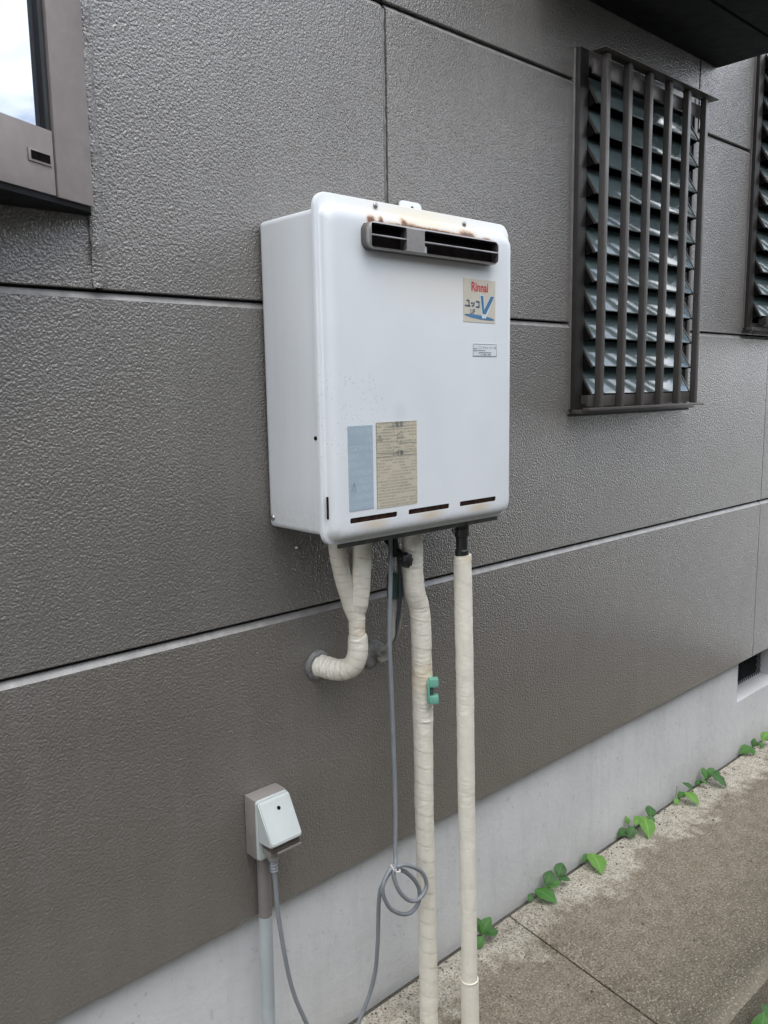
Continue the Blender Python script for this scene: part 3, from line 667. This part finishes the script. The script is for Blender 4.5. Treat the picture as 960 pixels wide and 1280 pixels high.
p2 = thing('lagged_pipe', 'crooked tape wrapped pipe with a green valve handle, running down to the walkway', 'pipe', (.928, -.085, 0))
tube('wrapped_tube', [(.900, -.085, .8960, .0158), (.9011, -.085, .8425, .0160), (.9006, -.085, .8103, .0164), (.9050, -.085, .777, .0166), (.9145, -.085, .7480, .0162), (.9182, -.085, .6951, .0166), (.9188, -.085, .6700, .0160), (.9192, -.085, .6277, .0170), (.9200, -.085, .580, .0168), (.9205, -.085, .5560, .0166)], 'tape', p2, step=.0011, segs=36, wrap=.0003, pitch=.024, wrinkle=.0010, seed=5)
tube('wrapped_tube', [(.9205, -.085, .5620, .0172), (.9208, -.085, .5480, .0164), (.9212, -.085, .4185, .0158), (.9235, -.085, .300, .0156), (.9250, -.085, .2282, .0156), (.9276, -.085, .1213, .0158), (.9284, -.085, -.004, .0160)], 'tape', p2, step=.0011, segs=36, wrap=.0003, pitch=.028, wrinkle=.0006, seed=8)
gh = part_empty('valve_handle', p2, (.934, -.098, .615))
def turn(bm, c, a):
    bmesh.ops.transform(bm, matrix=Matrix.Translation(c) @ Matrix.Rotation(a, 4, 'Z') @ Matrix.Translation(-Vector(c)), verts=bm.verts); return bm
vc = (.9150, -.1065, .615)
bobj('handle_plate', turn(add_box(bmesh.new(), 0.9105, 0.9145, -.1120, -.1010, .598, .633, .0012), vc, R(-38)), 'green_plastic', gh, smooth=True)
for z0, z1 in ((.6235, .6375), (.5955, .6090)): bobj('handle_block', turn(add_box(bmesh.new(), 0.9135, 0.9285, -.1135, -.0995, z0, z1, .0018), vc, R(-38)), 'green_plastic', gh, smooth=True)
bobj('handle_stem', turn(add_box(bmesh.new(), 0.9140, 0.9205, -.1095, -.1035, .6095, .6230, .001), vc, R(-38)), 'green_dark', gh, smooth=True)

p3 = thing('lagged_pipe', 'straight tape wrapped pipe hanging from a black rubber union into the walkway', 'pipe', (0.9699, -0.1440, -0.0060))
bobj('union', lathe([(0, .0095), (.002, .0118), (.010, .0122), (.012, .0108), (.013, .0122), (.024, .0118), (.026, .0098), (.046, .0092), (.048, .0112), (.060, .0110)], (.9750, -.122, H-.2125), (.002, 0, -1), 20), 'black_rubber', p3, smooth=True)
tube('wrapped_tube', [(0.9762, -0.1220, 0.8322, .0140), (0.9766, -0.1222, 0.8253, .0144), (0.9760, -0.1229, 0.7972, .0146), (0.9754, -0.1275, 0.6240, .0146), (0.9729, -0.1331, 0.4175, .0143), (0.9724, -0.1370, 0.2751, .0139), (0.9708, -0.1410, 0.1296, .0138), (0.9704, -0.1420, 0.0918, .0138)], 'tape', p3, step=.0011, segs=36, wrap=.0002, pitch=.040, wrinkle=.0005, seed=11)
tube('pipe_sleeve', [(0.9705, -0.1420, 0.0941, .0148), (0.9706, -0.1422, 0.0842, .0154), (0.9703, -0.1442, -0.0060, .0156)], 'tape', p3, step=.003, segs=32)
bobj('sleeve_lip', lathe([(0, .0139), (0, .0157), (.003, .0159), (.004, .0152)], (0.9705, -0.1419, 0.0955), (.03, 0, -1), 28), 'tape', p3, smooth=True)

# ------------------------------------------------------------------ cables and fittings below the heater
vk = thing('valve_knob', 'small black fluted valve knob under the heater, beside the crooked lagged pipe', 'knob', (.862, -.1, .84))
kp = []
for d, s in ((0, .8), (.002, 1.0), (.010, 1.0), (.012, .75)):
    kp.append([(.8690+math.cos(k*math.pi/24)*.0098*s*(1+.10*math.cos(8*k*math.pi/24)), -.098-d, .8370+math.sin(k*math.pi/24)*.0112*s*(1+.10*math.cos(8*k*math.pi/24))) for k in range(48)])
bobj('knob_grip', loft(kp), 'black_rubber', vk, smooth=True, sharp=50)
bobj('knob_stem', lathe([(0, .005), (.05, .005)], (.8735, -.097, .838), (.05, 1, .5), 12), 'black_rubber', vk, smooth=True)

tb = thing('terminal_box', 'dark green cable terminal box on beige conduits below the heater', 'junction box', (.8865, -.055, .763))
bobj('terminal_body', rplate(.882, .9055, .7640, .8040, -.044, -.060, .003, .0015), 'green_dark', tb, smooth=True)
bobj('terminal_screw', lathe([(0, .0030), (.003, .0028), (.0035, .001)], (.9060, -.052, .787), (1, -.4, 0), 10), 'screw_steel', tb, smooth=True)
tube('conduit', [(.8895, -.050, .766, .0042), (.8890, -.050, .716, .0042), (.8880, -.048, .698, .0042), (.8880, -.036, .680, .0042), (.8900, -.018, .670, .0042), (.8960, .003, .666, .0042)], 'conduit_beige', tb, step=.004, segs=12)
tube('conduit', [(.9035, -.050, .766, .0036), (.9030, -.050, .722, .0036), (.9010, -.046, .700, .0036), (.8985, -.034, .681, .0036), (.8960, -.016, .668, .0036), (.9020, .003, .662, .0036)], 'conduit_beige', tb, step=.004, segs=12)
ws = thing('wall_plug', 'grey sealed pipe stub with a beige cap on the siding behind the grey cord', 'pipe stub', (.892, 0, .662))
bobj('stub', lathe([(-.003, .016), (.006, .0150), (.016, .0105), (.022, .0095), (.023, .004)], (.8905, 0, .668), (-.1, -1, .1), 18), 'caulk_grey', ws, smooth=True)
bobj('cap', lathe([(-.002, .0115), (.014, .0115), (.016, .0095), (.0162, .003)], (.9040, 0, .6565), (-.3, -1, 0), 18), 'conduit_beige', ws, smooth=True)
bobj('sealant', lathe([(-.003, .018), (.002, .017), (.006, .012), (.007, .004)], (.8840, 0, .6525), (0, -1, 0), 9), 'caulk_grey', ws, smooth=True)

dc = thing('control_cable', 'dark blue control cable running down between the two beige conduits', 'cable', (.884, -.055, .70))
tube('cable', [(.8900, -.055, .890, .0032), (.8910, -.060, .850, .0032), (.8920, -.0645, .805, .0032), (.8920, -.0645, .765, .0032), (.8935, -.056, .725, .0030), (.8925, -.050, .700, .0030), (.8900, -.044, .688, .0028)], 'cord_dark', dc, step=.004, segs=10)
tube('cable_sleeve', [(.8780, -.068, .895, .0055), (.8740, -.072, .865, .0052), (.8700, -.078, .838, .0040)], 'black_rubber', dc, step=.006, segs=12)

pc = thing('power_cord', 'grey power cord from the heater, tied in two loops, sagging to the outlet', 'cord', (.74, -.06, 0))
cr_ = .0034
pts = [(.8640, -.070, .895), (.8626, -.075, .8644), (.8522, -.085, .812), (.8438, -.09, .7129), (.845, -.092, .6094), (.8461, -.095, .4498), (.8401, -.1, .3714), (.8330, -.107, .3480)]
pts += [(.8262, -.110, .3348), (.8344, -.114, .3069), (.8536, -.115, .2828), (.8734, -.115, .2736), (.8902, -.115, .2802), (.896, -.114, .2933), (.8851, -.113, .3179), (.8563, -.111, .3402), (.8370, -.108, .3455)]
pts += [(.8352, -.1035, .3392), (.8546, -.1055, .328), (.876, -.1065, .3032), (.8868, -.1065, .2813), (.8856, -.1065, .2618), (.8707, -.1065, .251), (.8498, -.106, .2552), (.8235, -.106, .2767), (.8085, -.106, .3044), (.8063, -.106, .3232), (.8143, -.106, .3374), (.8250, -.1045, .3440)]
pts += [(.8320, -.0975, .3370), (.8191, -.0955, .3211), (.8127, -.09, .2939), (.8164, -.08, .2055), (.8169, -.07, .1423), (.8040, -.06, .0880), (.7750, -.055, .0430), (.7450, -.054, .0330), (.7120, -.056, .0620), (.6803, -.055, .1416), (.666, -.052, .1889), (.6562, -.05, .2442), (.6482, -.047, .3192), (.6469, -.045, .3579), (.6453, -.045, .3883), (.6446, -.045, .4100)]
tube('cable', [(*p, cr_) for p in pts], 'cord_grey', pc, step=.0035, segs=12)
bobj('strain_relief', lathe([(x, .0050+.0012*(k % 2)) for k, x in enumerate([.0024*i for i in range(9)])], (.6446, -.045, .4105), (.03, 0, -1), 16), 'cord_grey', pc, smooth=True)
bobj('plug', lathe([(0, .0085), (.004, .0090), (.016, .0088), (.019, .0060)], (.6444, -.045, .4290), (.01, 0, -1), 16), 'outlet_brown', pc, smooth=True)
tube('cable_tie', [(.8300, -.100, .3470, .0016), (.8270, -.112, .3440, .0016), (.8330, -.1160, .3410, .0016), (.8390, -.110, .3400, .0016), (.8370, -.100, .3430, .0016)], 'tie_white', pc, step=.002, segs=6)
tube('cable_tie', [(.8290, -.114, .3455, .0011), (.8215, -.117, .3500, .0009), (.8195, -.118, .3600, .0007)], 'tie_white', pc, step=.002, segs=6)

# ------------------------------------------------------------------ outlet and conduit
ob = thing('wall_outlet', 'weatherproof wall outlet with white sloping cover on a taupe base', 'outlet', (.655, -.03, H-.70))
box('base', .6265, .6835, -.0285, -.0005, H-.6905, H-.5965, 'outlet_brown', ob, .002)
bobj('cover_rim', rplate(.6265, .6835, H-.6905, H-.5970, -.0288, -.0335, .005, .0012), 'outlet_white', ob, smooth=True)
# hood: slopes out towards the bottom, hollow below
hb = bmesh.new(); HX0, HX1 = .6272, .6828
side = [(-.0330, H-.5985), (-.0372, H-.5995), (-.0690, H-.6520), (-.0660, H-.6575), (-.0330, H-.6605)]
def hoodloop(x, k): return [hb.verts.new((x, -.033+(y+.033)*k, z)) for y, z in side]
ls = [hoodloop(HX0, .93), hoodloop(HX0+.0045, 1.0), hoodloop(HX1-.0045, 1.0), hoodloop(HX1, .93)]
for a, b in zip(ls, ls[1:]):
    for i in range(5): hb.faces.new((a[i], a[(i+1) % 5], b[(i+1) % 5], b[i]))
hb.faces.new(ls[0]); hb.faces.new(list(reversed(ls[-1])))
bmesh.ops.bevel(hb, geom=[e for e in hb.edges], offset=.0014, segments=2, affect='EDGES')
bobj('hood', hb, 'outlet_white', ob, smooth=True, sharp=40)
hi_ = part_empty('underside', ob, (.655, -.05, H-.665))
box('flap', .6330, .6815, -.0610, -.0340, H-.6690, H-.6612, 'outlet_lip', hi_, .001)
box('flap_edge', .6400, .6825, -.0640, -.0612, H-.6715, H-.6690, 'outlet_brown', hi_, .0005)
box('socket', .6330, .6700, -.0560, -.0340, H-.6770, H-.6692, 'outlet_brown', hi_, .001)
bobj('screw_hole', lathe([(0, .0030), (.0004, .0029), (.0005, .0005)], (.6575, -.0448, H-.6120), (0, -.85, .53), 12), 'soot_and_shade', ob)  # dark disc stands for the shade inside the hole
cd = thing('conduit_pipe', 'vertical conduit below the outlet, taupe painted above and pale grey below', 'conduit', (.646, -.0125, 0))
bobj('painted_length', lathe([(0, .0104), (.105, .0104), (.106, .009)], (.6490, -.0125, H-.6905), (-.012, 0, -1), 20), 'conduit_brown', cd, smooth=True)
bobj('bare_length', lathe([(0, .0090), (.0005, .0107), (.30, .0106)], (.6478, -.0125, H-.7960), (-.012, 0, -1), 20), 'conduit_grey', cd, smooth=True)

# loose grit and soil crumbs along the crack and on the slab
gr = bmesh.new(); rg = random.Random(21)
for k in range(320):
    gx = rg.uniform(.55, 2.9); gy = .006 - abs(rg.gauss(0, .02)) if k % 3 else -rg.uniform(.0, .42); gs = rg.uniform(.0008, .0024)*(1.4 if k % 11 == 0 else 1)
    b2 = bmesh.new(); bmesh.ops.create_icosphere(b2, subdivisions=1, radius=gs)
    for v in b2.verts: v.co = Vector((v.co.x*rg.uniform(.7, 1.3)+gx, v.co.y*rg.uniform(.7, 1.3)+gy, v.co.z*.7+gs*.4))
    merge(gr, b2)
go = bobj('grit', gr, 'soil', None); go['kind'] = 'stuff'; go['label'] = 'loose grit and soil crumbs scattered on the concrete walkway'; go['category'] = 'grit'
bobj('anchor_screw', lathe([(-.001, .0035), (.004, .0032), (.006, .0015)], (.7365, 0, H-.238), (0, -1, 0), 10), 'screw_steel', house, smooth=True)

# ------------------------------------------------------------------ weeds in the crack
def leaf_bm(b, t, wid, fold=.22, droop=.12):
    b, t = Vector(b), Vector(t); d = t-b; Ln = d.length; f = d.normalized(); up = Vector((0, -.35, 1)); sd = f.cross(up)
    sd = sd.normalized() if sd.length > .1 else Vector((1, 0, 0)); up = sd.cross(f).normalized()
    W = (0, .55, .90, 1.0, .93, .70, .38, 0); bm = bmesh.new(); rib = bm.verts.layers.float.new('rib'); rows = []
    for i, w in enumerate(W):
        s = i/(len(W)-1); c = b + d*s + up*(Ln*droop*(4*s*(1-s))); h = wid*w/2; row = [bm.verts.new(c)]; row[0][rib] = 1.0
        if w: row += [bm.verts.new(c + sd*h*.55*sg + up*h*fold*.5) for sg in (-1, 1)] + [bm.verts.new(c + sd*h*sg + up*(h*fold*.8 - h*.12*(i % 2))) for sg in (-1, 1)]
        rows.append(row)
    for a, c in zip(rows, rows[1:]):
        for m_, o_ in ((1, 3), (2, 4)):
            if len(a) == 1: bm.faces.new((a[0], c[0], c[m_])); bm.faces.new((a[0], c[m_], c[o_]))
            elif len(c) == 1: bm.faces.new((a[0], c[0], a[m_])); bm.faces.new((a[m_], c[0], a[o_]))
            else: bm.faces.new((a[0], c[0], c[m_], a[m_])); bm.faces.new((a[m_], c[m_], c[o_], a[o_]))
    return bm
def weed(label, leaves, tones, stalk=None, z0=-.005):
    bx = sum(l[0] for l in leaves)/len(leaves); by = sum(l[1] for l in leaves)/len(leaves)
    t = thing('weed', label, 'plant', (bx, min(by, .006), z0), 'weeds in the crack along the foundation' if z0 > -.02 else 'weeds below the walkway edge')
    for k, l in enumerate(leaves):
        b = Vector(l[:3]); e = Vector(l[3:]); Ln = (e-b).length
        e = b + (e-b).normalized()*max(Ln*1.18, .022); Ln = (e-b).length
        bobj('leaf', leaf_bm(b, e, Ln*(.66 if k % 3 else .76), droop=.10+.06*(k % 2)), ('leaf_dark', 'leaf_mid', 'leaf_light')[tones[k % len(tones)]], t, smooth=True, sharp=None)
        foot = Vector((bx*.6+b.x*.4, .007 if z0 > -.02 else by, z0)); mid = (foot+b)/2 + Vector((0, -.002, .003))
        tube('stem', [(*foot, .0011), (*mid, .0010), (*b, .0009)], 'stem_green', t, step=.004, segs=6)
    if stalk: tube('stalk', [(*p, .0006) for p in stalk], 'stem_green', t, step=.004, segs=5)
WEEDS = [
 ('low glossy weed tucked against the foot of the straight lagged pipe', [(1.1516, -.0158, .02, 1.134, -.0186, .006), (1.1539, -.0117, .022, 1.1801, -.0103, .04), (1.1544, -.0155, .022, 1.1879, -.0205, .015), (1.1538, -.0077, .02, 1.1663, .0095, .035)], (1, 1, 0, 0)),
 ('trailing dark green weed with one broad leaf beside the slab joint', [(1.3557, .0113, .015, 1.3618, -.0349, .006), (1.3763, -.0031, .02, 1.4059, .0061, .035), (1.3763, -.0031, .02, 1.407, -.0167, .022), (1.422, -.0018, .02, 1.4493, .0072, .035), (1.422, -.0018, .02, 1.4428, -.017, .012), (1.3429, .0101, .012, 1.3297, .0042, .004)], (1, 0, 1, 0, 0, 0)),
 ('weed with a single large bright green leaf flopped on the concrete', [(1.5567, .0006, .022, 1.5297, -.0408, .006), (1.5596, .0023, .012, 1.5324, .0058, .008)], (2, 1)),
 ('bushy weed with seven mixed light and dark leaves, first past the single leaf', [(1.7261, -.0083, .025, 1.7035, -.0115, .008), (1.7342, -.0057, .025, 1.7646, -.0053, .03), (1.7793, -.0033, .03, 1.7418, -.0387, .008), (1.7981, -.0126, .02, 1.8203, .005, .035), (1.7961, -.007, .025, 1.7995, -.023, .015), (1.731, .0099, .02, 1.7336, .016, .03), (1.719, .0025, .015, 1.695, .0118, .006)], (0, 2, 2, 0, 1, 2, 0)),
 ('weed with a thin dry stalk and one long light leaf', [(1.9762, -.0087, .025, 1.9745, -.046, .008), (2.0061, -.0182, .02, 1.9977, .0053, .035), (1.9555, -.0021, .012, 1.9376, -.0052, .004), (1.9595, 0, .012, 1.9772, -.0084, .02)], (2, 0, 2, 1)),
 ('clustered weed with a long dark pointed leaf, touching the stalked weed', [(2.1065, -.0066, .015, 2.1187, .0119, .035), (2.0799, -.0012, .02, 2.0856, -.017, .012), (2.1196, -.0087, .03, 2.1184, -.0511, .008), (2.1395, -.0063, .02, 2.1512, -.0236, .022), (2.1172, -.0055, .025, 2.139, -.0082, .035), (2.0867, -.0003, .015, 2.0726, .006, .006)], (1, 1, 0, 0, 1, 0)),
 ('small three leaved weed below the foundation vent', [(2.3867, -.0095, .02, 2.3533, .0062, .008), (2.3833, -.0062, .02, 2.3703, -.0198, .006), (2.3994, -.0066, .015, 2.4139, -.0041, .035)], (1, 1, 0)),
 ('small bright weed just beyond the vent weed', [(2.4477, -.0143, .02, 2.4362, -.0151, .006), (2.4517, -.0102, .02, 2.4832, -.0153, .035), (2.4626, -.0128, .02, 2.4854, -.0272, .02)], (1, 2, 1)),
]
for i, (lab, lv, tn) in enumerate(WEEDS):
    weed(lab, lv, tn, stalk=[(1.948, .004, 0), (1.952, .002, .02), (1.958, .002, .045)] if i == 4 else None)
weed('bright leafy weed growing on the soil below the walkway edge', [(1.333, -.484, -.030, 1.362, -.4785, .000), (1.350, -.492, -.035, 1.372, -.502, -.012), (1.331, -.472, -.05, 1.3500, -.4700, -.022), (1.368, -.490, -.015, 1.411, -.472, -.020), (1.345, -.495, -.02, 1.33, -.52, .01)], (1, 1, 2, 0, 1), z0=-.13)

for o in bpy.data.objects:
    if o.type == 'EMPTY': o.hide_render = False
